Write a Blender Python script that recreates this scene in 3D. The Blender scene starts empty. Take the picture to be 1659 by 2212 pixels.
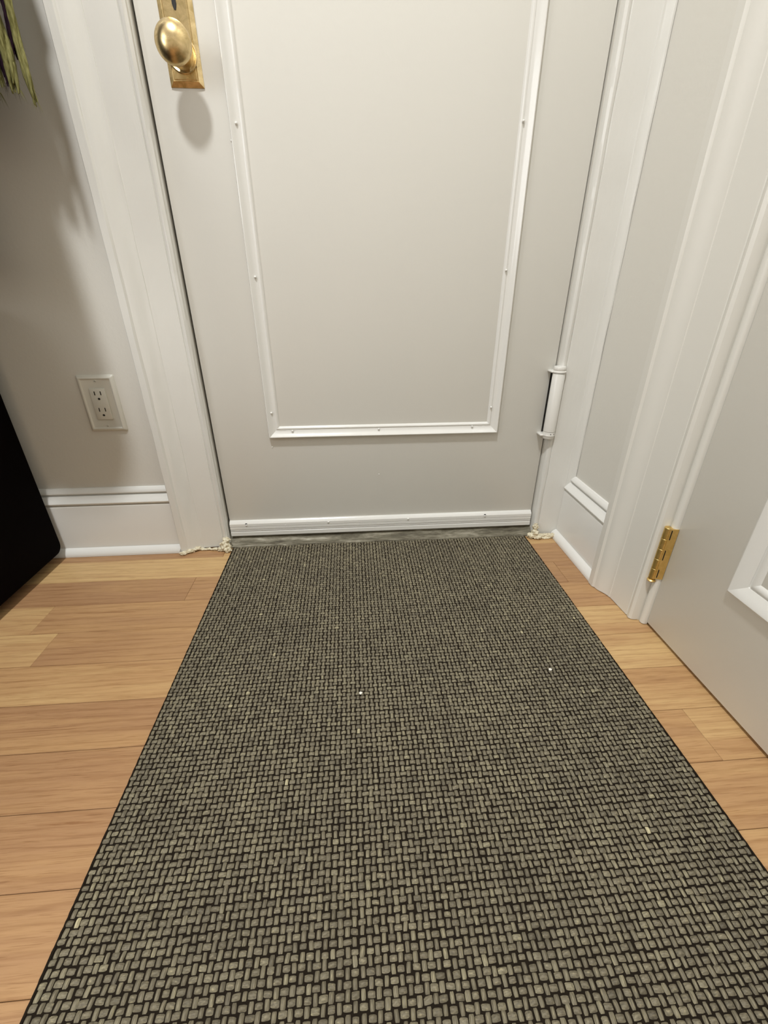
import bpy, bmesh, math, random
import numpy as np
from mathutils import Vector, Matrix, noise

random.seed(7)
rng = np.random.default_rng(7)
C = bpy.context.scene.collection
S = bpy.context.scene

# ------------------------------------------------------------------ camera
FPX = 933.89
cam_d = bpy.data.cameras.new('camera')
cam = bpy.data.objects.new('camera', cam_d); C.objects.link(cam)
cam_d.sensor_fit = 'VERTICAL'; cam_d.sensor_height = 36.0
cam_d.lens = FPX / 2212 * 36.0
cam_d.clip_start = 0.01
R_ = Vector((0.9973, -0.0739, -0.0024)); U_ = Vector((0.0357, 0.4519, 0.8913)); F_ = Vector((0.0648, 0.889, -0.4533))
m = Matrix((R_, U_, -F_)).transposed().to_4x4()
m.translation = Vector((0, 0, 0.58))
cam.matrix_world = m
S.camera = cam

# ------------------------------------------------------------------ world, lights, exposure
w = bpy.data.worlds.new('world'); S.world = w; w.use_nodes = True
w.node_tree.nodes['Background'].inputs[0].default_value = (0.9, 0.93, 1.0, 1)
w.node_tree.nodes['Background'].inputs[1].default_value = 0.02

def area(name, loc, size, power, col, rot=(0, 0, 0), sy=None):
    d = bpy.data.lights.new(name, 'AREA'); d.energy = power; d.color = col
    if sy: d.shape = 'RECTANGLE'; d.size = size; d.size_y = sy
    else: d.shape = 'DISK'; d.size = size
    o = bpy.data.objects.new(name, d); C.objects.link(o); o.location = loc; o.rotation_euler = rot
    return o
area('hall_lamp', (-0.335, -0.24, 2.96), 0.23, 42.5, (0.94, 0.965, 0.985))
fl = area('fill_light', (-1.62, -0.45, 1.20), 0.7, 8.5, (0.94, 0.965, 0.985), sy=1.1)  # unseen fill light, added to brighten the right wall and lower doors
fl.rotation_euler = (Vector((0.60, 0.25, 0.25))-fl.location).to_track_quat('-Z', 'Y').to_euler()
S.view_settings.view_transform = 'Standard'
S.view_settings.look = 'None'
S.view_settings.gamma = 1.0
S.view_settings.use_curve_mapping = False
S.view_settings.exposure = 0.545

# ------------------------------------------------------------------ materials
def srgb(r, g, b):
    f = lambda c: (c/255/12.92) if c/255 <= .04045 else ((c/255+.055)/1.055)**2.4
    return (f(r), f(g), f(b), 1)

class NT:
    def __init__(s, name):
        s.m = bpy.data.materials.new(name); s.m.use_nodes = True
        s.t = s.m.node_tree; s.b = s.t.nodes['Principled BSDF']
    def n(s, typ, **kw):
        nd = s.t.nodes.new(typ)
        for k, v in kw.items():
            if k in ('ins',):
                for i, val in v.items(): nd.inputs[i].default_value = val
            else: setattr(nd, k, v)
        return nd
    def l(s, a, b): s.t.links.new(a, b)
    def coord(s, scale=(1, 1, 1), kind='Object', vec=None):
        mp = s.n('ShaderNodeMapping'); mp.inputs['Scale'].default_value = scale
        if vec is None:
            tc = s.n('ShaderNodeTexCoord'); s.l(tc.outputs[kind], mp.inputs[0])
        else: s.l(vec, mp.inputs[0])
        return mp.outputs[0]
    def noise(s, vec, scale, detail=4, rough=.5, dist=0.):
        nd = s.n('ShaderNodeTexNoise'); s.l(vec, nd.inputs['Vector'])
        nd.inputs['Scale'].default_value = scale; nd.inputs['Detail'].default_value = detail
        nd.inputs['Roughness'].default_value = rough; nd.inputs['Distortion'].default_value = dist
        return nd.outputs['Fac']
    def ramp(s, fac, stops):
        nd = s.n('ShaderNodeValToRGB'); s.l(fac, nd.inputs[0])
        e = nd.color_ramp.elements
        while len(e) < len(stops): e.new(.5)
        for el, (p, c) in zip(e, stops): el.position = p; el.color = c
        return nd.outputs[0]
    def mix(s, fac, a, b, mode='MIX'):
        nd = s.n('ShaderNodeMix', data_type='RGBA', blend_type=mode)
        for sock, v in ((nd.inputs[0], fac), (nd.inputs[6], a), (nd.inputs[7], b)):
            if hasattr(v, 'is_linked') or isinstance(v, bpy.types.NodeSocket): s.l(v, sock)
            else: sock.default_value = v
        return nd.outputs[2]
    def bump(s, h, strength=.3, dist=.001):
        nd = s.n('ShaderNodeBump'); s.l(h, nd.inputs['Height'])
        nd.inputs['Strength'].default_value = strength; nd.inputs['Distance'].default_value = dist
        s.l(nd.outputs[0], s.b.inputs['Normal']); return nd

def paint(name, col, rough=.38, bump=.25, streak=(1, 1, 1), bscale=90, spec=.5, tint=0.03):
    t = NT(name)
    v = t.coord(streak)
    n1 = t.noise(v, bscale, 5, .6)
    n2 = t.noise(t.coord((1, 1, 1)), 5, 3, .5)
    c2 = tuple(x*(1-tint) for x in col[:3])+(1,)
    t.l(t.mix(n2, col, c2), t.b.inputs['Base Color'])
    t.b.inputs['Roughness'].default_value = rough
    t.b.inputs['Specular IOR Level'].default_value = spec
    t.bump(n1, bump, .0012)
    return t.m
TRIMC = (0.745, 0.725, 0.665, 1)
M = {}
M['wall'] = paint('wall_paint', (0.725, 0.70, 0.635, 1), .5, .22, bscale=160)
M['door'] = paint('door_paint', TRIMC, .36, .12, bscale=120)
M['trim'] = paint('lit_trim_paint', (0.79, 0.775, 0.73, 1), .16, .10, bscale=60)  # same paint as the door, colour lightened to stand in for lamp highlights
M['old'] = paint('thick_old_paint', (0.755, 0.74, 0.69, 1), .30, .75, (1, 1, .22), 42)
M['ceiling'] = paint('ceiling_paint', (0.8, 0.79, 0.76, 1), .7, .1)
M['plastic'] = paint('ivory_plastic', (0.70, 0.68, 0.60, 1), .3, .03)
M['hinge_white'] = paint('painted_metal', (0.77, 0.75, 0.70, 1), .30, .12, bscale=150)

def flat(name, col, rough=.5, metal=0., spec=.5):
    t = NT(name); t.b.inputs['Base Color'].default_value = col
    t.b.inputs['Roughness'].default_value = rough; t.b.inputs['Metallic'].default_value = metal
    t.b.inputs['Specular IOR Level'].default_value = spec
    n = t.noise(t.coord(), 200, 3); t.bump(n, .05, .0005)
    return t.m
M['slot'] = flat('dark_slot', (0.012, 0.010, 0.008, 1), .6)
M['dark'] = flat('black_furniture_finish', (0.0016, 0.0007, 0.0006, 1), .7, spec=.03)
M['crumb'] = flat('white_crumb', (0.8, 0.77, 0.7, 1), .6)
M['coat'] = flat('dark_wool_cloth', (0.02, 0.017, 0.018, 1), .9, spec=.1)

def brass(name, c0, c1, rough, scale=60):
    t = NT(name)
    n = t.noise(t.coord(), scale, 6, .65, .6)
    t.l(t.ramp(n, [(.30, c1), (.62, c0)]), t.b.inputs['Base Color'])
    t.b.inputs['Metallic'].default_value = 1.0
    rr = t.n('ShaderNodeMapRange'); t.l(n, rr.inputs[0])
    rr.inputs['To Min'].default_value = rough+.14; rr.inputs['To Max'].default_value = rough
    t.l(rr.outputs[0], t.b.inputs['Roughness'])
    t.bump(n, .06, .0006)
    return t.m
M['brass'] = brass('worn_brass', (0.84, 0.66, 0.37, 1), (0.50, 0.37, 0.17, 1), .22)
M['brass_new'] = brass('bright_brass', (0.84, 0.62, 0.25, 1), (0.66, 0.47, 0.15, 1), .30)

def wood():
    t = NT('oak_floor_wood')
    at = t.n('ShaderNodeAttribute', attribute_type='OBJECT', attribute_name='tone')
    sd = t.n('ShaderNodeAttribute', attribute_type='OBJECT', attribute_name='seed')
    tc = t.n('ShaderNodeTexCoord')
    cb = t.n('ShaderNodeCombineXYZ'); t.l(sd.outputs['Fac'], cb.inputs[2]); t.l(sd.outputs['Fac'], cb.inputs[0])
    va = t.n('ShaderNodeVectorMath', operation='ADD'); t.l(tc.outputs['Object'], va.inputs[0]); t.l(cb.outputs[0], va.inputs[1])
    V = va.outputs[0]
    # cathedral figure: stretched distorted rings
    warp = t.noise(t.coord((2.2, 9, 1), vec=V), 1.6, 3, .5)
    wv = t.n('ShaderNodeTexWave', wave_type='BANDS', bands_direction='Y')
    mp = t.coord((.75, 7, 1), vec=V); t.l(mp, wv.inputs['Vector'])
    wv.inputs['Scale'].default_value = 3.2; wv.inputs['Distortion'].default_value = 9.0
    wv.inputs['Detail'].default_value = 4; wv.inputs['Detail Scale'].default_value = 1.1; wv.inputs['Detail Roughness'].default_value = .62
    fine = t.noise(t.coord((14, 420, 1), vec=V), 1.0, 4, .6)
    pores = t.noise(t.coord((30, 900, 1), vec=V), 1.0, 2, .5)
    big = t.noise(t.coord((1.6, 14, 1), vec=V), 1.7, 3, .5, .8)
    pink = srgb(170, 131, 94); tan = srgb(186, 147, 103); yel = srgb(205, 171, 121)
    add = t.n('ShaderNodeMath', operation='ADD'); t.l(at.outputs['Fac'], add.inputs[0])
    sc = t.n('ShaderNodeMath', operation='MULTIPLY_ADD'); t.l(big, sc.inputs[0]); sc.inputs[1].default_value = 1.1; sc.inputs[2].default_value = -.55
    t.l(sc.outputs[0], add.inputs[1])
    base = t.ramp(add.outputs[0], [(.1, pink), (.5, tan), (.9, yel)])
    g = t.ramp(wv.outputs['Fac'], [(.0, (.78, .72, .67, 1)), (.16, (.93, .91, .89, 1)), (.5, (1, 1, 1, 1)), (1, (1.0, 1.0, .98, 1))])
    b2 = t.mix(.62, base, g, 'MULTIPLY')
    f = t.ramp(fine, [(.3, (.80, .76, .72, 1)), (.55, (1, 1, 1, 1))])
    b3 = t.mix(.75, b2, f, 'MULTIPLY')
    p = t.ramp(pores, [(.30, (.72, .66, .60, 1)), (.42, (1, 1, 1, 1))])
    b4 = t.mix(.75, b3, p, 'MULTIPLY')
    st = t.noise(t.coord((5.5, 85, 1), vec=V), 1.0, 4, .55, .6)
    sr = t.ramp(st, [(.0, (1, 1, 1, 1)), (.66, (1, 1, 1, 1)), (.74, (.66, .55, .46, 1))])
    b5 = t.mix(.8, b4, sr, 'MULTIPLY')
    t.l(b5, t.b.inputs['Base Color'])
    t.b.inputs['Roughness'].default_value = .42
    t.b.inputs['Specular IOR Level'].default_value = .35
    t.bump(pores, .12, .0006)
    return t.m
M['wood'] = wood()
M['gap'] = flat('floor_joint_wood', (0.05, 0.028, 0.014, 1), .8)  # dark brown sub floor wood, visible in the plank joints

def yarn(name, stretch):
    t = NT(name)
    at = t.n('ShaderNodeAttribute', attribute_type='GEOMETRY', attribute_name='tone')
    v = t.coord(stretch)
    n = t.noise(v, 1.0, 3, .6)
    k = t.noise(t.coord((1, 1, 1)), 7, 3, .5)
    base = t.ramp(at.outputs['Fac'], [(0, srgb(92, 85, 71)), (.5, srgb(120, 112, 94)), (.93, srgb(142, 134, 111)), (1, srgb(182, 172, 142))])
    fib_glint = t.ramp(n, [(.33, (.62, .60, .56, 1)), (.5, (.95, .95, .93, 1)), (.62, (1.15, 1.15, 1.1, 1)), (.70, (1.75, 1.72, 1.5, 1))])  # fibre streaks; the brightest stops paint highlights into the yarn colour
    b = t.mix(1.0, base, fib_glint, 'MULTIPLY')
    kk = t.ramp(k, [(.3, (.86, .86, .86, 1)), (.7, (1.08, 1.08, 1.06, 1))])
    t.l(t.mix(1.0, b, kk, 'MULTIPLY'), t.b.inputs['Base Color'])
    t.b.inputs['Roughness'].default_value = .62
    t.b.inputs['Specular IOR Level'].default_value = .4
    t.bump(n, .5, .0006)
    return t.m
M['warp'] = yarn('rug_warp_yarn', (1100, 110, 300))
M['weft'] = yarn('rug_weft_yarn', (300, 800, 300))
M['backing'] = flat('rug_backing', srgb(30, 24, 17), .9, spec=.1)

def grime():
    t = NT('dirty_threshold')
    a = t.noise(t.coord((9, 60, 60)), 1.2, 6, .65, .5)
    b = t.noise(t.coord((30, 120, 120)), 2.0, 5, .6)
    c = t.ramp(a, [(.30, srgb(62, 54, 42)), (.46, srgb(104, 98, 80)), (.60, srgb(146, 140, 122)), (.75, srgb(206, 200, 184))])
    d = t.ramp(b, [(.32, (.6, .57, .52, 1)), (.55, (1, 1, 1, 1))])
    t.l(t.mix(.8, c, d, 'MULTIPLY'), t.b.inputs['Base Color'])
    t.b.inputs['Roughness'].default_value = .7
    t.bump(b, .6, .002)
    return t.m
M['grime'] = grime()

def foam():
    t = NT('dried_cream_foam')
    a = t.noise(t.coord(), 160, 5, .6)
    t.l(t.ramp(a, [(.30, srgb(158, 138, 100)), (.46, srgb(216, 205, 176)), (.7, srgb(232, 226, 204))]), t.b.inputs['Base Color'])
    t.b.inputs['Roughness'].default_value = .6
    t.bump(a, .6, .002)
    return t.m
M['foam'] = foam()

def wool(name, c0, c1):
    t = NT(name)
    a = t.noise(t.coord((400, 400, 60)), 1.0, 4, .6)
    t.l(t.ramp(a, [(.35, c0), (.65, c1)]), t.b.inputs['Base Color'])
    t.b.inputs['Roughness'].default_value = .9
    t.b.inputs['Specular IOR Level'].default_value = .1
    t.bump(a, .8, .001)
    return t.m
M['wool_green'] = wool('green_wool', srgb(100, 96, 54), srgb(150, 146, 96))
M['wool_purple'] = wool('purple_wool', srgb(28, 14, 24), srgb(50, 30, 42))

# ------------------------------------------------------------------ helpers
def tag(o, label=None, cat=None, group=None, kind=None):
    if label: o['label'] = label
    if cat: o['category'] = cat
    if group: o['group'] = group
    if kind: o['kind'] = kind
    return o
def link(name, me, mat, parent=None, loc=None):
    o = bpy.data.objects.new(name, me); C.objects.link(o)
    if mat and not me.materials: me.materials.append(mat)
    if parent: o.parent = parent
    if loc: o.location = loc
    return o
def empty(name, loc=(0, 0, 0)):
    o = bpy.data.objects.new(name, None); C.objects.link(o); o.location = loc
    o.empty_display_size = .05
    return o
def finish(name, bm, mat, parent=None, smooth=True, ang=40, recalc=True):
    if recalc: bmesh.ops.recalc_face_normals(bm, faces=bm.faces)
    me = bpy.data.meshes.new(name); bm.to_mesh(me); bm.free()
    if smooth:
        me.polygons.foreach_set('use_smooth', [True]*len(me.polygons))
        me.set_sharp_from_angle(angle=math.radians(ang))
    o = link(name, me, mat)
    if parent:
        o.parent = parent
        o.matrix_parent_inverse = Matrix.Translation(-parent.location)
    return o
def box(bm, x0, x1, y0, y1, z0, z1, bev=0, seg=2):
    r = bmesh.ops.create_cube(bm, size=1)
    vs = r['verts']
    bmesh.ops.scale(bm, vec=(x1-x0, y1-y0, z1-z0), verts=vs)
    bmesh.ops.translate(bm, vec=((x0+x1)/2, (y0+y1)/2, (z0+z1)/2), verts=vs)
    if bev:
        es = list({e for v in vs for e in v.link_edges})
        bmesh.ops.bevel(bm, geom=es, offset=bev, segments=seg, profile=.5, affect='EDGES')
def sweep(bm, prof, place, n=1, jit=0, seed=0, sc=9.0):
    """prof: closed list of 2D points; place(a,b,t) -> xyz for t in 0..1; lumpy with noise when jit."""
    rings = []
    for k in range(n+1):
        t = k/n; ring = []
        for (a, b) in prof:
            p = Vector(place(a, b, t))
            if jit:
                q = p*sc + Vector((seed, seed*1.7, 0))
                q2 = Vector((p.x*260, p.y*260, p.z*13+seed))
                d = noise.noise_vector(q)*jit*.6 + noise.noise_vector(q2)*jit
                p = p + Vector((d.x, d.y, 0))
            ring.append(bm.verts.new(p))
        rings.append(ring)
    N = len(prof)
    for k in range(n):
        for i in range(N):
            j = (i+1) % N
            bm.faces.new((rings[k][i], rings[k][j], rings[k+1][j], rings[k+1][i]))
    bm.faces.new(rings[0][::-1]); bm.faces.new(rings[-1])
def lathe(bm, prof, seg, fr):
    """prof list of (r, h); fr(x, y, h) -> xyz"""
    rings = []
    for r, h in prof:
        if r < 1e-6: rings.append([bm.verts.new(fr(0, 0, h))])
        else: rings.append([bm.verts.new(fr(r*math.cos(2*math.pi*i/seg), r*math.sin(2*math.pi*i/seg), h)) for i in range(seg)])
    for a, b in zip(rings, rings[1:]):
        for i in range(seg):
            j = (i+1) % seg
            if len(a) == 1 and len(b) == 1: continue
            if len(a) == 1: bm.faces.new((a[0], b[j], b[i]))
            elif len(b) == 1: bm.faces.new((a[i], a[j], b[0]))
            else: bm.faces.new((a[i], a[j], b[j], b[i]))
def arc(cx, cy, r, a0, a1, n):
    return [(cx+r*math.cos(math.radians(a0+(a1-a0)*i/n)), cy+r*math.sin(math.radians(a0+(a1-a0)*i/n))) for i in range(n+1)]

WY = 0.985      # front wall plane
DY = 0.990      # front door face
WX = 0.549      # right wall plane
H = 3.00

# ------------------------------------------------------------------ structure
def struct(o, label, cat): return tag(o, label, cat, kind='structure')
bm = bmesh.new()
box(bm, -1.75, -0.3235, WY, WY+.12, -.02, H); box(bm, 0.4655, WX+.12, WY, WY+.12, -.02, H); box(bm, -0.3235, 0.4655, WY, WY+.12, 2.05, H)
struct(finish('wall_front', bm, M['wall'], smooth=False), 'cream painted wall around the panelled entry door', 'wall')
bm = bmesh.new()
box(bm, WX, WX+.12, 0.628, WY, -.02, H); box(bm, WX, WX+.12, -2.7, -0.17, -.02, H); box(bm, WX, WX+.12, -0.17, 0.628, 2.05, H)
struct(finish('wall_right', bm, M['wall'], smooth=False), 'cream wall on the right between the two doors', 'wall')
bm = bmesh.new(); box(bm, -1.87, -1.75, -2.7, WY+.12, -.02, H)
struct(finish('wall_left', bm, M['wall'], smooth=False), 'cream wall at the far left of the entry', 'wall')
bm = bmesh.new(); box(bm, -1.87, WX+.12, -2.82, -2.7, -.02, H)
struct(finish('wall_back', bm, M['wall'], smooth=False), 'cream wall behind the viewer', 'wall')
bm = bmesh.new(); box(bm, -1.87, WX+.9, -2.82, WY+.5, H, H+.05)
struct(finish('ceiling', bm, M['ceiling'], smooth=False), 'white ceiling of the entry', 'ceiling')

# floor: sub floor + planks
bm = bmesh.new(); box(bm, -1.87, WX+.9, -2.82, WY+.5, -.06, -.0105)
floor = struct(finish('floor', bm, M['gap'], smooth=False), 'light oak strip floor with pink and yellow boards', 'floor')
PW = 0.0835
rows = {}   # row k spans y from .927-.0835(k) down; joints and tones [(x_end, tone), ...] left to right
rows[-1] = [(-.80, .5), (-.331, .28), (.30, .9), (2, .75)]
rows[0] = [(-1.2, .5), (.15, .88), (.40, .6), (2, .22)]
rows[1] = [(-.369, .12), (.05, .34), (.47, .2), (2, .2)]
rows[2] = [(-.630, .55), (-.1, .34), (2, .25)]
rows[3] = [(-.576, .66), (.1, .30), (2, .72)]
rows[4] = [(-.9, .3), (.0, .52), (2, .80)]
rows[5] = [(-.95, .5), (.2, .15), (2, .66)]
rows[6] = [(-.7, .5), (-.05, .16), (.496, .40), (2, .62)]
rows[7] = [(-.6, .4), (.1, .18), (2, .50)]
rows[8] = [(-.85, .4), (-.15, .22), (2, .50)]
rows[9] = [(-.55, .2), (0, .22), (2, .5)]
for k in range(10, 30):
    x = -1.6+random.random()*.8; L = []
    while x < .9: L.append((x, random.random()*.35+.05)); x += .5+random.random()*.7
    rows[k] = L+[(2, .4)]
cnt = 0
for k, segs in rows.items():
    y1 = .927-PW*k; y0 = y1-PW
    if k == -1: y1 = WY+.12
    if y0 < -1.5: continue
    x = -1.75
    for xe, tone in segs:
        xe = min(xe, .95)
        if xe <= x+.01: continue
        bm = bmesh.new()
        g = .0003
        box(bm, x+g*.6, xe-g*.6, y0+g, y1-g, -.0105, 0.0, .0006, 1)
        cx, cy = (x+xe)/2, (y0+y1)/2
        bmesh.ops.translate(bm, vec=(-cx, -cy, 0), verts=bm.verts)
        o = finish('plank', bm, M['wood'], smooth=False); o.parent = floor; o.location = (cx, cy, 0)
        o['tone'] = float(tone); o['seed'] = float((cnt*3.713) % 29.0)
        cnt += 1; x = xe
# the rest of the floor far behind the viewer
bm = bmesh.new(); box(bm, -1.75, .95, -2.7, -1.5, -.0105, 0)
o = finish('plank', bm, M['wood'], smooth=False); o.parent = floor; o['tone'] = .4; o['seed'] = 3.3

# casing profile: (across from outer edge, height off wall)
CAS = [(0, 0), (0, .035), (.0015, .037), (.016, .037), (.0185, .0345), (.0195, .0330), (.021, .0328)]
CAS += [(.021+.034*t, .0328-(.0138*(3*t*t-2*t**3))) for t in (.12, .25, .37, .5, .62, .75, .88, 1)]
CAS += [(.0560, .0178), (.058, .0175), (.1115, .0150), (.1125, .0135)]
CAS += [(.1135+.0075*(1-math.cos(a)), .0135+.0030*math.sin(a)) for a in (0.25, .6, 1.0, 1.57)]
CAS += [(.1215, .0160), (.1255, .0130), (.1272, .0080), (.1275, 0)]
def casing_left():
    s = .113/.1275
    bm = bmesh.new()
    sweep(bm, CAS, lambda a, b, t: (-.4365+a*s, WY-b, .004+2.05*t), n=320, jit=.0009, seed=2)
    return finish('trim_1', bm, M['old'], ang=28)
t1 = casing_left()
struct(t1, 'thickly painted white moulded casing left of the entry door', 'door casing')
# paint lined jamb edge beside the door
bm = bmesh.new(); sweep(bm, [(0, 0), (0, .0055), (.0012, .007), (.0035, .007), (.0042, .005), (.0042, 0)], lambda a, b, t: (-.3268+a, WY-b, .004+2.05*t), n=200, jit=.0004, seed=9)
o = finish('jamb_edge', bm, M['old'], t1)
def casing_right():
    s = .113/.1275
    pr = []
    XE = WX-.001
    for a, b in CAS:
        X = .579-a*s
        if X > XE: X = XE
        pr.append((X, b))
    # keep one copy of the clipped points
    q = [p for p in pr if p[0] < XE]
    hclip = [b for (a, b) in CAS if .579-a*s < XE][0]
    q = [(XE, 0), (XE, hclip)]+q
    bm = bmesh.new()
    sweep(bm, q, lambda a, b, t: (a, WY-b, .004+2.05*t), n=320, jit=.0009, seed=5)
    return finish('trim_2', bm, M['old'], ang=28)
t2 = casing_right()
struct(t2, 'thickly painted white casing squeezed between entry door and right wall', 'door casing')
def casing_side():
    bm = bmesh.new()
    sweep(bm, CAS, lambda a, b, t: (WX-b, .7555-a, .0015+2.05*t), n=60, jit=.0002, seed=3)
    o = finish('trim_3', bm, M['door'], ang=28)
    bm = bmesh.new()
    pr = [(.0, 0), (.0, .0055)]+[(-.0022+.0022*math.cos(a) - .0, .0) for a in []]
    # rounded jamb strip between bead and door
    st = [(.6140, -.010), (.6140, -.0045), (.6150, -.0025), (.6175, -.0005), (.6210, .0003), (.6245, -.0005), (.6265, -.002), (.6285, -.004), (.6285, -.010)]
    sweep(bm, st, lambda a, b, t: (WX-b, a, .0015+2.03*t), n=40, jit=.0002, seed=8)
    finish('jamb_strip', bm, M['door'], o, ang=35)
    return o
t3 = casing_side()
struct(t3, 'white moulded casing on right wall beside the brass hinge', 'door casing')

# baseboards
BB = [(0, 0), (.0195, 0), (.0195, .1265), (.0190, .1292), (.0175, .1305), (.0155, .1308), (.0150, .1316), (.0150, .1330), (.0185, .1338), (.0208, .1358), (.0215, .1385), (.0200, .1412), (.0160, .1455), (.0125, .1500), (.0110, .1522),
      (.0045, .1526), (.0040, .1536), (.0040, .1560), (.0090, .1570), (.0098, .1592), (.0090, .1625), (.0062, .1665), (.0035, .1695), (0, .1702)]
SH = [(0, 0), (.0145, 0), (.0145, .0035), (.0140, .0060), (.0120, .0100), (.0085, .0140), (.0045, .0165), (.0025, .0175), (0, .0180)]
bm = bmesh.new(); sweep(bm, BB, lambda a, b, t: (-1.75+(1.75-.4375)*t, WY-a, b), n=30, jit=.0001)
bbf = struct(finish('baseboard_front', bm, M['trim'], ang=28), 'tall white moulded baseboard left of the entry door', 'baseboard')
bm = bmesh.new(); sweep(bm, SH, lambda a, b, t: (-1.75+(1.75-.4285-(a*.9))*t, WY-.020-a, b+.0006), n=30, jit=.0001)
finish('shoe_moulding', bm, M['trim'], bbf, ang=30)
bm = bmesh.new(); sweep(bm, BB, lambda a, b, t: (WX-a, .7560+(.9665-.7560)*t, b), n=20, jit=.0001)
bbr = struct(finish('baseboard_right', bm, M['trim'], ang=28), 'short white moulded baseboard right of the entry door', 'baseboard')
bm = bmesh.new(); sweep(bm, SH, lambda a, b, t: (WX-.020-a, .7560+(.9665-.7560)*t, b+.0006), n=20, jit=.0001)
finish('shoe_moulding', bm, M['trim'], bbr, ang=30)
bm = bmesh.new(); sweep(bm, BB, lambda a, b, t: (WX-a, -2.7+2.48*t, b), n=2)
o = struct(finish('baseboard_right', bm, M['trim'], ang=28), 'white baseboard behind the viewer on the right wall', 'baseboard')

# threshold
bm = bmesh.new()
TH = [(.9655, -.002), (.9655, .0035), (.9690, .0060), (.9760, .0074), (.9800, .0120), (.9850, .0170), (.9900, .0195), (1.10, .0200), (1.10, -.002)]
sweep(bm, TH, lambda a, b, t: (-.3235+.789*t, a, b), n=240, jit=.0009, seed=4, sc=40)
struct(finish('trim_4', bm, M['grime'], ang=50), 'grimy grey threshold under the entry door', 'threshold')

# ------------------------------------------------------------------ entry door
bm = bmesh.new(); box(bm, -.3192, .4625, DY, DY+.042, .0195, 2.035, .0012, 2)
door = struct(finish('door_1', bm, M['door']), 'cream panelled entry door with brass knob', 'door')
def nail(x, z, y, r, parent, name='nail', mat='trim'):
    bm = bmesh.new()
    lathe(bm, [(0, r*.95), (r*.45, r*.85), (r*.8, r*.5), (r, 0), (r, -.001)], 10, lambda a, b, h: (x+a, y-h, z+b))
    return finish(name, bm, M[mat], parent)
# panel moulding: profile (distance from outer edge inward, height)
PM = [(0, 0), (.0002, .0040), (.0008, .0085), (.0020, .0112), (.0036, .0118), (.0060, .0102), (.0090, .0076), (.0120, .0054), (.0150, .0040), (.0180, .0034), (.0198, .0042), (.0212, .0046), (.0228, .0041), (.0246, .0026), (.0262, 0)]
px0, px1, pz0, pz1 = -.1940, .3435, .2795, 1.88
def mould(parent, corners, prof, mapf, mat, jit=.0, n=60, name='panel_moulding'):
    """corners: loop in plane coords (u,v) counter clockwise; inward offset = left normal. mitred strips"""
    N = len(corners)
    for i in range(N):
        a = Vector(corners[i]); b = Vector(corners[(i+1) % N])
        d = (b-a).normalized(); nrm = Vector((-d.y, d.x)); L = (b-a).length
        bm = bmesh.new()
        def pl(p, h, t):
            s0 = p; s1 = L-p
            q = a+d*(s0+(s1-s0)*t)+nrm*p
            return mapf(q.x, q.y, h)
        sweep(bm, prof, pl, n=n, jit=jit, seed=i*3.1, sc=20)
        finish(name, bm, mat, parent, ang=32)
mould(door, [(px0, pz0), (px1, pz0), (px1, pz1), (px0, pz1)], PM, lambda u, v, h: (u, DY-h, v), M['trim'], .00022, 90)
# slim painted groove line round the moulding
for (x, z) in [(-.182, .840), (-.181, .607), (-.1815, .338), (.322, .341), (.322, .619), (.3235, .852), (-.139, .2955), (.060, .2955), (.281, .2965), (-.193, .816), (.060, 1.865), (-.182, 1.1), (.3235, 1.1)]:
    nail(x, z, DY-.0062, .0025, door)
for (x, z) in [(-.190, .2565), (.06, .18), (.345, .915)]:
    nail(x, z, DY-.0001, .0014, door)
# door sweep
SW = [(.0, .0243), (.0065, .0243), (.0092, .0264), (.0092, .0362), (.0084, .0370), (.0060, .0374), (.0060, .0390), (.0088, .0396), (.0088, .0410), (.0060, .0416), (.0060, .0432), (.0088, .0438), (.0088, .0500), (.0072, .0504), (.0072, .0514), (.0088, .0520), (.0086, .0590), (.0062, .0625), (.0030, .0655), (0, .0665)]
bm = bmesh.new(); sweep(bm, SW, lambda a, b, t: (-.3185+(.4605+.3185)*t, DY-a, b), n=20)
sw = finish('door_sweep', bm, M['trim'], door, ang=20)
for i, (x, z) in enumerate([(-.277, .0560), (-.071, .0565), (.134, .0570), (.336, .0575)]):
    nail(x, z, DY-.008, .0032, sw, 'screw')
    bm = bmesh.new(); lathe(bm, [(0, .0006), (.0026, .0006), (.0026, 0)], 10, lambda a, b, h: (x+a, DY-.0085-h, z+.0035+b*.7))
    if i in (0, 3): finish('screw_hole', bm, M['slot'], sw)
    else: bm.free()
nail(-.180, .0520, DY-.008, .0018, sw, 'screw')
# brass plate (escutcheon)
xc = -.2550; pb0, pb1 = .8855, 1.09; hw = .0270
bm = bmesh.new()
def rect(x0, x1, z0, z1, y): return [bm.verts.new((x0, y, z0)), bm.verts.new((x1, y, z0)), bm.verts.new((x1, y, z1)), bm.verts.new((x0, y, z1))]
levels = [(0, 0), (0, .0016), (.0065, .0062), (.0072, .0056), (.0084, .0056), (.0092, .0064)]
rs = [rect(xc-hw+i, xc+hw-i, pb0+i, pb1-i, DY-h) for i, h in levels]
for a, b in zip(rs, rs[1:]):
    for i in range(4): bm.faces.new((a[i], a[(i+1) % 4], b[(i+1) % 4], b[i]))
bm.faces.new(rs[-1])
pl = finish('door_plate', bm, M['brass'], door, ang=15); pl['label'] = 'worn brass back plate with bevelled edges'
bm = bmesh.new()
kc = Vector((xc, 0, .9240))
lathe(bm, [(.0238, .0060), (.0238, .0074), (.0225, .0082), (.0205, .0078), (.0195, .0070), (.0180, .0068), (.0120, .0072), (.0115, .0120), (0, .0120)], 40, lambda a, b, h: (kc.x+a, DY-h, kc.z+b))
finish('rose', bm, M['brass'], pl)
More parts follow.
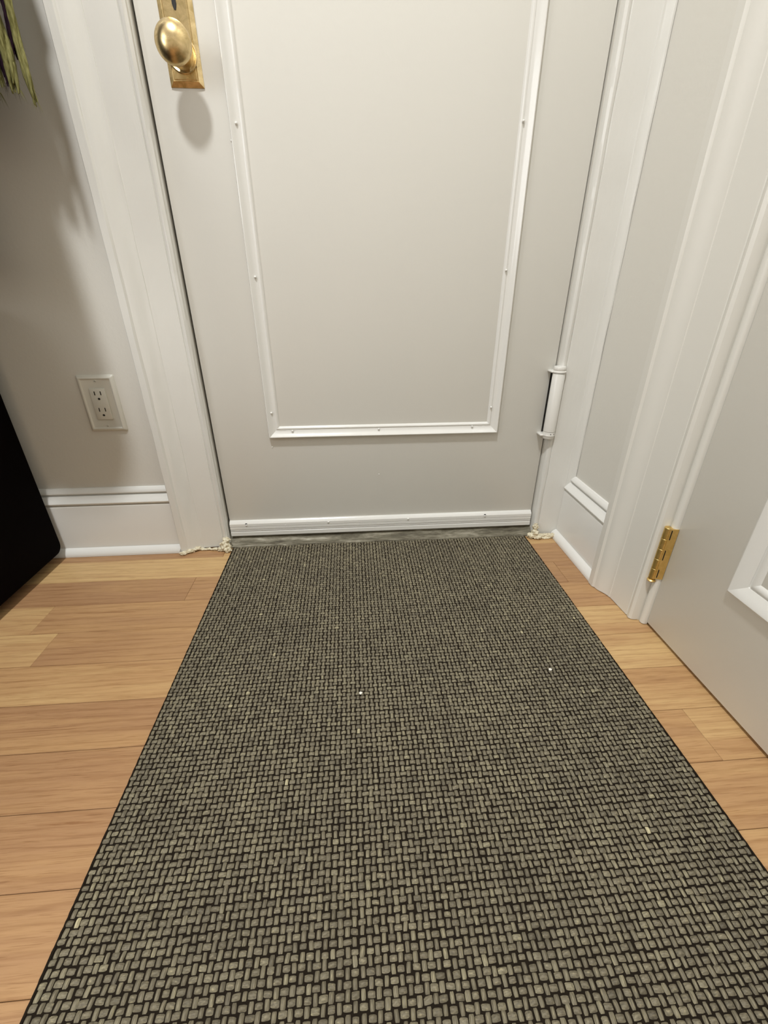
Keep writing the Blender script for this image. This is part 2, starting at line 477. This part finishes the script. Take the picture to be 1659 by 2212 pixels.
# key hole, cut shape as dark inset
bm = bmesh.new()
lathe(bm, [(0, .0007), (.0050, .0007), (.0050, 0)], 16, lambda a, b, h: (xc+a, DY-.0064-h, 1.000+b))
vs = [bm.verts.new((xc+sx, DY-.0071, z)) for sx, z in ((-.0026, .998), (-.0034, .982), (-.0014, .9755), (.0014, .9755), (.0034, .982), (.0026, .998))]
bm.faces.new(vs)
finish('keyhole', bm, M['slot'], pl, smooth=False)
# knob
bm = bmesh.new()
kn = [(.0085, .005), (.0085, .020), (.0100, .026), (.0125, .0290), (.0185, .0325), (.0240, .0375), (.0268, .0425), (.0274, .0462), (.0266, .0500), (.0252, .0520), (.0240, .0532), (.0225, .0548), (.0180, .0585), (.0120, .0612), (.0060, .0625), (0, .0629)]
lathe(bm, kn, 48, lambda a, b, h: (kc.x+a, DY-h, kc.z+b))
kb = finish('knob', bm, M['brass'], door, ang=60); kb['label'] = 'round worn brass door knob'
# painted spring hinge on the right edge
hg = None
bm = bmesh.new()
hx, hy = .4640, .9700
zb, zt = .2850, .4180
prof = [(0, zb), (.0138, zb), (.0138, zt), (0, zt)]
lathe(bm, [(0, zb), (.0130, zb), (.0137, zb+.0008), (.0137, zt-.001), (.0130, zt), (0, zt)], 32, lambda a, b, h: (hx+a, hy+b, h))
box(bm, hx+.002, hx+.0275, hy+.004, hy+.0105, zb+.002, zt-.002, .001, 1)
hg = finish('hinge', bm, M['hinge_white'], door); hg['label'] = 'thick white painted spring hinge barrel'
bm = bmesh.new()
lathe(bm, [(0, zt+.001), (.0148, zt+.001), (.0152, zt+.0035), (.0140, zt+.0050), (.0128, zt+.0056), (.0134, zt+.0065), (.0136, zt+.0122), (.0122, zt+.0145), (0, zt+.0152)], 32, lambda a, b, h: (hx+a, hy+b, h))
box(bm, hx-.0185, hx-.004, hy-.002, DY+.003, zt+.0008, zt+.0046, .001, 1)
finish('hinge_cap', bm, M['hinge_white'], hg)
bm = bmesh.new()
lathe(bm, [(0, zb-.0175), (.0115, zb-.0172), (.0128, zb-.0155), (.0130, zb-.0100), (.0142, zb-.0095), (.0144, zb-.0080), (.0138, zb-.0070), (.0137, zb-.0012), (.0130, zb-.0006), (0, zb-.0006)], 32, lambda a, b, h: (hx+a, hy+b, h))
box(bm, hx-.0205, hx-.004, hy-.002, DY+.003, zb-.0115, zb-.0070, .0012, 1)
finish('hinge_cap', bm, M['hinge_white'], hg)
for ang in (-95, -60):
    a = math.radians(ang); cx, cy = hx+.0138*math.cos(a), hy+.0138*math.sin(a)
    bm = bmesh.new(); r = bmesh.ops.create_uvsphere(bm, u_segments=8, v_segments=6, radius=.0011)
    bmesh.ops.translate(bm, vec=(cx, cy, zb-.0042), verts=bm.verts)
    finish('pin_hole', bm, M['slot'], hg)
bm = bmesh.new(); box(bm, .4536, .4582, DY-.0013, DY+.001, zb-.006, zt+.0005)
finish('hinge_gap', bm, M['slot'], hg, smooth=False)

# ------------------------------------------------------------------ right-hand door
SX = .5570
bm = bmesh.new(); box(bm, SX, SX+.036, -.160, .6135, .0065, 2.035, .0012, 2)
d2 = struct(finish('door_2', bm, M['door']), 'cream closet door in the right wall hung on a brass hinge', 'door')
PM2 = [(0, 0), (0, .0052), (.0010, .0076), (.0035, .0090), (.0070, .0086), (.0150, .0056), (.0238, .0024), (.0244, .0008), (.0272, .0006), (.0276, .0030), (.0300, .0034), (.0345, .0018), (.0370, 0)]
mould(d2, [(.4855, .1790), (.4855, 1.85), (-.0345, 1.85), (-.0345, .1790)], PM2, lambda u, v, h: (SX-h, u, v), M['trim'], .00005, 20)
nail_bm = bmesh.new(); bmesh.ops.create_icosphere(nail_bm, subdivisions=1, radius=.0013); bmesh.ops.translate(nail_bm, vec=(SX-.0004, .4870, .1795), verts=nail_bm.verts)
finish('paint_drip', nail_bm, M['trim'], d2)
# brass butt hinge
bx, by = .5440, .6220
bm = bmesh.new()
lv = [.1065, .1280, .1490, .1700, .1910, .2130]
for z0, z1 in zip(lv, lv[1:]):
    lathe(bm, [(0, z0+.0003), (.0060, z0+.0003), (.0064, z0+.0008), (.0064, z1-.0008), (.0060, z1-.0003), (0, z1-.0003)], 20, lambda a, b, h: (bx+a, by+b, h))
bh = finish('hinge', bm, M['brass_new'], d2, ang=22); bh['label'] = 'bright brass butt hinge'
bm = bmesh.new()
lathe(bm, [(0, .0990), (.0050, .0992), (.0070, .1005), (.0074, .1022), (.0060, .1036), (.0045, .1042), (.0050, .1052), (.0062, .1062), (0, .1062)], 20, lambda a, b, h: (bx+a, by+b, h))
finish('hinge_pin', bm, M['brass_new'], bh)
bm = bmesh.new()
sweep(bm, [(bx-.0010, by-.0068), (.5562, .6118), (.5566, .6134), (.5490, .6160), (.5490, by+.006), (bx+.002, by+.006), (bx, by)], lambda a, b, t: (a, b, .1080+.1045*t), n=1)
finish('hinge_leaf', bm, M['brass_new'], bh, ang=10)
for z0, z1 in ((.1115, .1285), (.1495, .1695), (.1915, .2100)):
    bm = bmesh.new(); box(bm, bx+.0014, bx+.0024, by-.0086, by-.0050, z0, z1)
    finish('hinge_slot', bm, M['slot'], bh, smooth=False)


# ------------------------------------------------------------------ outlet
ox, oz = -.5395, .3660
ot = empty('power_outlet', (ox, WY, oz-.06))
tag(ot, 'ivory power outlet with two sockets on the wall above the baseboard', 'outlet')
bm = bmesh.new()
def ringbox(levels, hw, hh):
    rs = []
    for i, h in levels:
        pts = []
        r = max(.0035-i*.3, .0012); W = hw-i; Hh = hh-i
        for (sx, sz, a0) in ((1, -1, -90), (1, 1, 0), (-1, 1, 90), (-1, -1, 180)):
            for k in range(4):
                a = math.radians(a0+30*k)
                pts.append(bm.verts.new((ox+sx*(W-r)+r*math.cos(a), WY-h, oz+sz*(Hh-r)+r*math.sin(a))))
        rs.append(pts)
    for a, b in zip(rs, rs[1:]):
        n = len(a)
        for i in range(n): bm.faces.new((a[i], a[(i+1) % n], b[(i+1) % n], b[i]))
    bm.faces.new(rs[-1])
ringbox([(0, 0), (0, .0012), (.0012, .0028), (.0040, .0058), (.0065, .0066), (.0080, .0062), (.0090, .0046), (.0096, .0043)], .0385, .0605)
finish('cover_plate', bm, M['plastic'], ot, ang=50)
bm = bmesh.new(); box(bm, ox-.0162, ox+.0162, WY-.0078, WY-.003, oz-.0330, oz+.0330, .0014, 2)
rc = finish('receptacle', bm, M['plastic'], ot)
for dz in (.0175, -.0175):
    for dx in (-.0062, .0062):
        bm = bmesh.new(); box(bm, ox+dx-.0009, ox+dx+.0009, WY-.0082, WY-.0070, oz+dz+.0020, oz+dz+.0100)
        finish('socket_slot', bm, M['slot'], rc, smooth=False)
    bm = bmesh.new(); lathe(bm, [(0, .0004), (.0025, .0004), (.0025, -.001)], 12, lambda a, b, h: (ox+a, WY-.0078-h, oz+dz-.0060+max(b, -.0019)))
    finish('ground_hole', bm, M['slot'], rc, smooth=False)
for dz in (.0480, -.0480):
    bm = bmesh.new(); lathe(bm, [(0, .0008), (.0022, .0006), (.0026, 0), (.0026, -.001)], 12, lambda a, b, h: (ox+a, WY-.0045-h, oz+dz+b))
    s_ = finish('screw', bm, M['plastic'], ot)
    bm = bmesh.new(); box(bm, ox-.0018, ox+.0018, WY-.0055, WY-.0048, oz+dz-.0003, oz+dz+.0003); finish('screw_slot', bm, M['slot'], s_, smooth=False)

# ------------------------------------------------------------------ rug
X0, X1, Y0, Y1 = -.3125, .4430, -.62, .9650
rug = empty('runner_rug', ((X0+X1)/2, (Y0+Y1)/2, 0))
tag(rug, 'dark taupe basket-woven runner rug on the oak floor', 'rug')
bm = bmesh.new(); box(bm, X0+.001, X1-.001, Y0, Y1-.001, .0002, .0022, .0006, 1)
finish('rug_backing', bm, M['backing'], rug)
NX = 103; P = (X1-X0)/NX; NYr = int((Y1-Y0)/.00746); PY = (Y1-Y0)/NYr
ii, jj = np.meshgrid(np.arange(NX), np.arange(NYr), indexing='ij')
def weave(kind):
    par = ((ii+jj) % 2 == (0 if kind == 'warp' else 1))
    I = ii[par].ravel(); J = jj[par].ravel(); n = len(I)
    cx = X0+(I+.5)*P; cy = Y0+(J+.5)*PY
    # slow drift of threads
    cx = cx+.0007*np.sin(cy*9+I*.08)+.00018*np.sin(I*1.7)+rng.normal(0, .00020, n)
    cy = cy+.0009*np.sin(cx*11+2)+.00020*np.sin(J*2.1)+rng.normal(0, .00024, n)
    edge = np.minimum(I, NX-1-I)
    if kind == 'warp': wx, wy = P*.310, PY*.520
    else: wx, wy = P*.505, PY*.350
    wx = wx*(1+rng.normal(0, .07, n)); wy = wy*(1+rng.normal(0, .06, n))
    G = 6
    u, v = np.meshgrid(np.linspace(-1, 1, G), np.linspace(-1, 1, G), indexing='ij'); u = u.ravel(); v = v.ravel()
    L, A = (v, u) if kind == 'warp' else (u, v)      # along, across
    prof = (1-.85*np.abs(L)**2.7)*(1-.90*np.abs(A)**2.3)
    hmax = .0023*(1+rng.normal(0, .14, n))
    tilt = rng.normal(0, .10, n)
    Z = .0022+hmax[:, None]*(prof[None, :]-.05)+ (tilt[:, None]*.0006*A[None, :])
    und = .0010*np.sin(cy*6.0+cx*3)*.5
    Z = Z+und[:, None]*0
    sq = 1-.17*np.abs(L)**3                          # rounded corners
    if kind == 'warp': du, dv = u*sq, v
    else: du, dv = u, v*sq
    skew = rng.normal(0, .05, n)
    X = cx[:, None]+wx[:, None]*du[None, :]+skew[:, None]*wy[:, None]*dv[None, :]*(1 if kind == 'warp' else 0)
    Y = cy[:, None]+wy[:, None]*dv[None, :]+skew[:, None]*wx[:, None]*du[None, :]*(0 if kind == 'warp' else 1)
    X = np.clip(X, X0-.0012, X1+.0012)
    co = np.stack([X, Y, Z], -1).reshape(-1, 3).astype(np.float32)
    q = []
    for a in range(G-1):
        for b in range(G-1):
            q.append((a*G+b, (a+1)*G+b, (a+1)*G+b+1, a*G+b+1))
    q = np.array(q); F = (np.arange(n)[:, None, None]*G*G+q[None]).reshape(-1, 4)
    me = bpy.data.meshes.new(kind+'_yarns')
    me.vertices.add(len(co)); me.vertices.foreach_set('co', co.ravel())
    me.loops.add(F.size); me.loops.foreach_set('vertex_index', F.ravel().astype(np.int32))
    me.polygons.add(len(F)); me.polygons.foreach_set('loop_start', (np.arange(len(F))*4).astype(np.int32))
    me.polygons.foreach_set('use_smooth', np.ones(len(F), bool))
    me.update(calc_edges=True)
    at = me.attributes.new('tone', 'FLOAT', 'POINT')
    base = .46 if kind == 'weft' else .52
    tone = np.clip(base+rng.normal(0, .15, n)+(rng.random(n) < .006)*.2, 0, 1)
    at.data.foreach_set('value', np.repeat(tone, G*G).astype(np.float32))
    o = link(kind+'_yarns', me, M[kind]); o['kind'] = 'stuff'
    o.parent = rug; o.matrix_parent_inverse = Matrix.Translation(-rug.location)
    return o
weave('warp'); weave('weft')
# turned side edges
for sx, xx in ((-1, X0), (1, X1)):
    bm = bmesh.new()
    sweep(bm, [(r_*math.cos(a), .0017+.0014*math.sin(a)) for r_ in (.0016,) for a in [math.pi*2*k/8 for k in range(8)]], lambda a, b, t: (xx+a, Y0+(Y1-Y0)*t, b), n=420, jit=.0006, seed=3+sx, sc=60)
    finish('rug_edge', bm, M['backing'], rug)

# ------------------------------------------------------------------ crumbs
for (x, y, z, s, lab) in ((-.0025, .490, .0040, .0024, 'white crumb on the middle of the rug'), (.3215, .5135, .0040, .0026, 'white crumb on the right part of the rug')):
    bm = bmesh.new(); bmesh.ops.create_icosphere(bm, subdivisions=2, radius=s)
    for v in bm.verts:
        v.co += noise.noise_vector(v.co*500+Vector((x*99, 0, 0)))*s*.6; v.co.z *= .55
        v.co += Vector((x, y, z+s*.35))
    tag(finish('crumb', bm, M['crumb'], smooth=False), lab, 'crumb')

# ------------------------------------------------------------------ foam lumps at the jamb feet
def lump(name, blobs, lab):
    bm = bmesh.new()
    for i, (x, y, z, rx, ry, rz) in enumerate(blobs):
        r = bmesh.ops.create_icosphere(bm, subdivisions=4, radius=1)
        for v in r['verts']:
            n1 = noise.noise(v.co*1.7+Vector((i*7.3, 2, 1))); n2 = noise.noise(v.co*4.5+Vector((i*3, 0, 4)))
            k = 1.12+.45*n1+.30*n2
            v.co = Vector((x+v.co.x*rx*k, y+v.co.y*ry*k, max(.0006, z+v.co.z*rz*k)))
    o = tag(finish(name, bm, M['foam'], ang=180), lab, 'sealant')
    md = o.modifiers.new('remesh', 'REMESH'); md.mode = 'VOXEL'; md.voxel_size = .0008; md.use_smooth_shade = True
    sm = o.modifiers.new('smooth', 'SMOOTH'); sm.iterations = 3
    tx = bpy.data.textures.new('foam_lumps', 'CLOUDS'); tx.noise_scale = .0045; tx.noise_depth = 3
    dp = o.modifiers.new('displace', 'DISPLACE'); dp.texture = tx; dp.strength = .0042; dp.mid_level = .5; dp.texture_coords = 'LOCAL'
    return o
lump('foam_sealant', [(-.3290, .9560, .0150, .0095, .0100, .0110), (-.3270, .9610, .0260, .0085, .0080, .0075), (-.3240, .9520, .0070, .0085, .0100, .0075), (-.3390, .9560, .0050, .0080, .0070, .0060),
    (-.3560, .9590, .0030, .0130, .0045, .0028), (-.3850, .9620, .0028, .0170, .0040, .0026), (-.4010, .9600, .0065, .0070, .0050, .0045), (-.4170, .9520, .0050, .0110, .0060, .0055), (-.4300, .9440, .0035, .0090, .0050, .0040)],
     'cream foam sealant lumps at the foot of the left door casing')
lump('foam_sealant', [(.4690, .9620, .0300, .0060, .0060, .0080), (.4660, .9560, .0150, .0075, .0085, .0090), (.4570, .9560, .0075, .0075, .0080, .0065), (.4740, .9530, .0060, .0090, .0090, .0060),
    (.4870, .9560, .0060, .0110, .0060, .0050), (.5010, .9560, .0070, .0110, .0050, .0048), (.5140, .9520, .0080, .0060, .0050, .0050), (.4950, .9530, .0020, .0180, .0060, .0028)],
     'cream foam sealant lumps in the corner right of the entry door')

# ------------------------------------------------------------------ black bench at left
bx0, bx1, by0, by1, bz0, bz1 = -1.12, -.7100, .10, .9445, .0270, .56
bench = empty('storage_bench', ((bx0+bx1)/2, (by0+by1)/2, 0))
tag(bench, 'near-black storage bench with rounded corners at the left wall', 'bench')
bm = bmesh.new(); box(bm, bx0, bx1-.012, by0+.012, by1-.012, bz0+.008, bz1-.03, .004, 2)
finish('body', bm, M['dark'], bench)
def side_panel(x0, x1):
    r = .020
    prof = arc(by1-r, bz0+r, r, -90, 0, 6)+arc(by1-r, bz1-.03-r, r, 0, 90, 6)+arc(by0+r, bz1-.03-r, r, 90, 180, 6)+arc(by0+r, bz0+r, r, 180, 270, 6)
    bm = bmesh.new(); sweep(bm, prof, lambda a, b, t: (x0+(x1-x0)*t, a, b), n=1)
    bmesh.ops.recalc_face_normals(bm, faces=bm.faces)
    return finish('side_panel', bm, M['dark'], bench, ang=30)
side_panel(bx1-.014, bx1); side_panel(bx0-.002, bx0+.012)
bm = bmesh.new(); box(bm, bx0-.004, bx1+.001, by0-.004, by1, bz1-.03, bz1, .006, 3)
finish('lid', bm, M['dark'], bench)
for fx in (bx0+.05, bx1-.075):
    for fy in (by0+.06, by1-.07):
        bm = bmesh.new(); lathe(bm, [(0, 0), (.018, 0), (.022, .036), (0, .036)], 16, lambda a, b, h: (fx+a, fy+b, h))
        finish('foot', bm, M['dark'], bench)

# ------------------------------------------------------------------ scarf with tassels, coat, hook rail
rail = empty('hook_rail', (-.62, WY, 1.60)); tag(rail, 'white wooden hook rail high on the wall left of the entry door', 'hook rail')
bm = bmesh.new(); box(bm, -.95, -.47, WY-.018, WY, 1.56, 1.64, .003, 2); finish('board', bm, M['trim'], rail)
for hx_ in (-.52, -.72, -.90):
    bm = bmesh.new()
    pts = [Vector((hx_, WY-.018, 1.60)), Vector((hx_, WY-.045, 1.592)), Vector((hx_, WY-.070, 1.600)), Vector((hx_, WY-.080, 1.622)), Vector((hx_, WY-.078, 1.640))]
    prev = None
    for p in pts:
        ring = [bm.verts.new(p+Vector((.0045*math.cos(a), .0025*math.sin(a), .004*math.sin(a)))) for a in [k*math.pi/4 for k in range(8)]]
        if prev:
            for i in range(8): bm.faces.new((prev[i], prev[(i+1) % 8], ring[(i+1) % 8], ring[i]))
        prev = ring
    bm.faces.new(prev); finish('hook', bm, M['brass'], rail)

scarf = empty('fringed_scarf', (-.52, .90, .84))
tag(scarf, 'green and purple wool scarf with long twisted fringe hanging at left', 'scarf')
def strand(x, y, z0, z1, r, mat, seed, name='fringe', amp=.0030):
    """one twisted tassel: several thin plies winding round each other, loose at the tip"""
    bm = bmesh.new(); n = 64; NP = 7
    for p in range(NP):
        prev = None; zz = z0+random.random()*.016; ph = 2*math.pi*p/NP; rad0 = r*.50 if p else 0
        for k in range(n+1):
            t = k/n; z = zz+(z1-zz)*t
            a = ph+z*34+1.2*noise.noise(Vector((seed, p, z*12)))
            rad = rad0*(1+.35*noise.noise(Vector((p, seed, z*30))))*(1.15-.25*min(1, t*3))
            cx = x+rad*math.cos(a)+amp*2*noise.noise(Vector((seed, 0, z*11)))
            cy = y+rad*math.sin(a)+amp*noise.noise(Vector((0, seed, z*11)))
            rr = r*.58*(.25+.75*min(1, t*7))*(1+.14*noise.noise(Vector((p*3, 1, z*160))))
            ring = [bm.verts.new((cx+rr*math.cos(b), cy+rr*math.sin(b), z)) for b in [2*math.pi*i/7 for i in range(7)]]
            if prev:
                for i in range(7): bm.faces.new((prev[i], prev[(i+1) % 7], ring[(i+1) % 7], ring[i]))
            else: bm.faces.new(ring[::-1])
            prev = ring
        bm.faces.new(prev)
    for h in range(60):                                     # stray hairs
        z = z0+random.random()*.15 if h > 16 else z0+.008
        a = random.random()*6.28
        p0 = Vector((x+r*.6*math.cos(a), y+r*.6*math.sin(a), z)); L = .004+.006*random.random()
        p1 = p0+Vector((math.cos(a)*L*.6, math.sin(a)*L*.6, -L*(2.0 if h <= 16 else .8)))
        s = Vector((.00018, 0, 0)); s2 = Vector((0, .00018, 0))
        v = [bm.verts.new(q) for q in (p0-s, p0+s, p0+s2, p1)]
        bm.faces.new((v[0], v[1], v[3])); bm.faces.new((v[1], v[2], v[3])); bm.faces.new((v[2], v[0], v[3]))
    return finish(name, bm, M[mat], scarf, ang=80)
strand(-.4610, .900, .831, 1.06, .0052, 'wool_green', 1.1)
strand(-.4805, .897, .842, 1.06, .0078, 'wool_green', 2.3)
strand(-.4695, .903, .885, 1.06, .0058, 'wool_purple', 3.7)
strand(-.4925, .901, .850, 1.06, .0062, 'wool_purple', 4.9)
strand(-.5040, .900, .852, 1.06, .0070, 'wool_green', 5.2)
for i in range(8):
    strand(-.5150-.014*i, .900+.012*random.random(), .840+.02*random.random(), 1.06, .0078, 'wool_purple' if i % 2 else 'wool_green', 6.1+i*1.3)
# knitted body above the fringe, gathered towards the hook
bm = bmesh.new(); prev = None
for k in range(60):
    t = k/59; z = 1.055+.50*t; wdt = .085*(1-t)+.022*t; dep = .022+.012*t; cxx = -.535+.015*t
    ring = []
    for i in range(40):
        a = 2*math.pi*i/40
        f = 1+.12*math.sin(a*7+z*6)
        ring.append(bm.verts.new((cxx+wdt*math.cos(a), .908+dep*math.sin(a)*f, z+.001*math.sin(i*3+k))))
    if prev:
        for i in range(40): bm.faces.new((prev[i], prev[(i+1) % 40], ring[(i+1) % 40], ring[i]))
    else: bm.faces.new(ring[::-1])
    prev = ring
bm.faces.new(prev); finish('knitted_body', bm, M['wool_purple'], scarf, ang=80)

# coat on the next hook (its hem is just outside the picture; it shades the wall)
bm = bmesh.new(); prev = None
for k in range(50):
    t = k/49; z = .605+.975*t
    sh = min(1, (1-t)*6)                      # closes over the shoulders
    wdt = (.165-.03*t)*sh**.5+.012; dep = (.105-.035*t)*sh**.5+.008
    ring = []
    for i in range(64):
        a = 2*math.pi*i/64
        fold = 1+.10*math.sin(a*9+.8*math.sin(z*3))*(1-t*.7)
        ring.append(bm.verts.new((-.790+wdt*math.cos(a)*(1+.3*(fold-1)), .850+dep*.85*math.sin(a)*fold, z)))
    if prev:
        for i in range(64): bm.faces.new((prev[i], prev[(i+1) % 64], ring[(i+1) % 64], ring[i]))
    else: bm.faces.new(ring[::-1])
    prev = ring
bm.faces.new(prev)
coat = finish('hanging_coat', bm, M['coat'], ang=80)
tag(coat, 'dark wool coat hanging left of the fringed scarf', 'coat')
bm = bmesh.new()
prev = None
for k in range(30):
    t = k/29; p = Vector((-.562-.03*t, .765+.05*t, .765+.70*t)); r = .087
    ring = [bm.verts.new(p+Vector((r*math.cos(a), r*.75*math.sin(a)*(1+.08*math.sin(a*5+k)), 0))) for a in [2*math.pi*i/24 for i in range(24)]]
    if prev:
        for i in range(24): bm.faces.new((prev[i], prev[(i+1) % 24], ring[(i+1) % 24], ring[i]))
    else: bm.faces.new(ring[::-1])
    prev = ring
bm.faces.new(prev); finish('sleeve', bm, M['coat'], coat, ang=80)
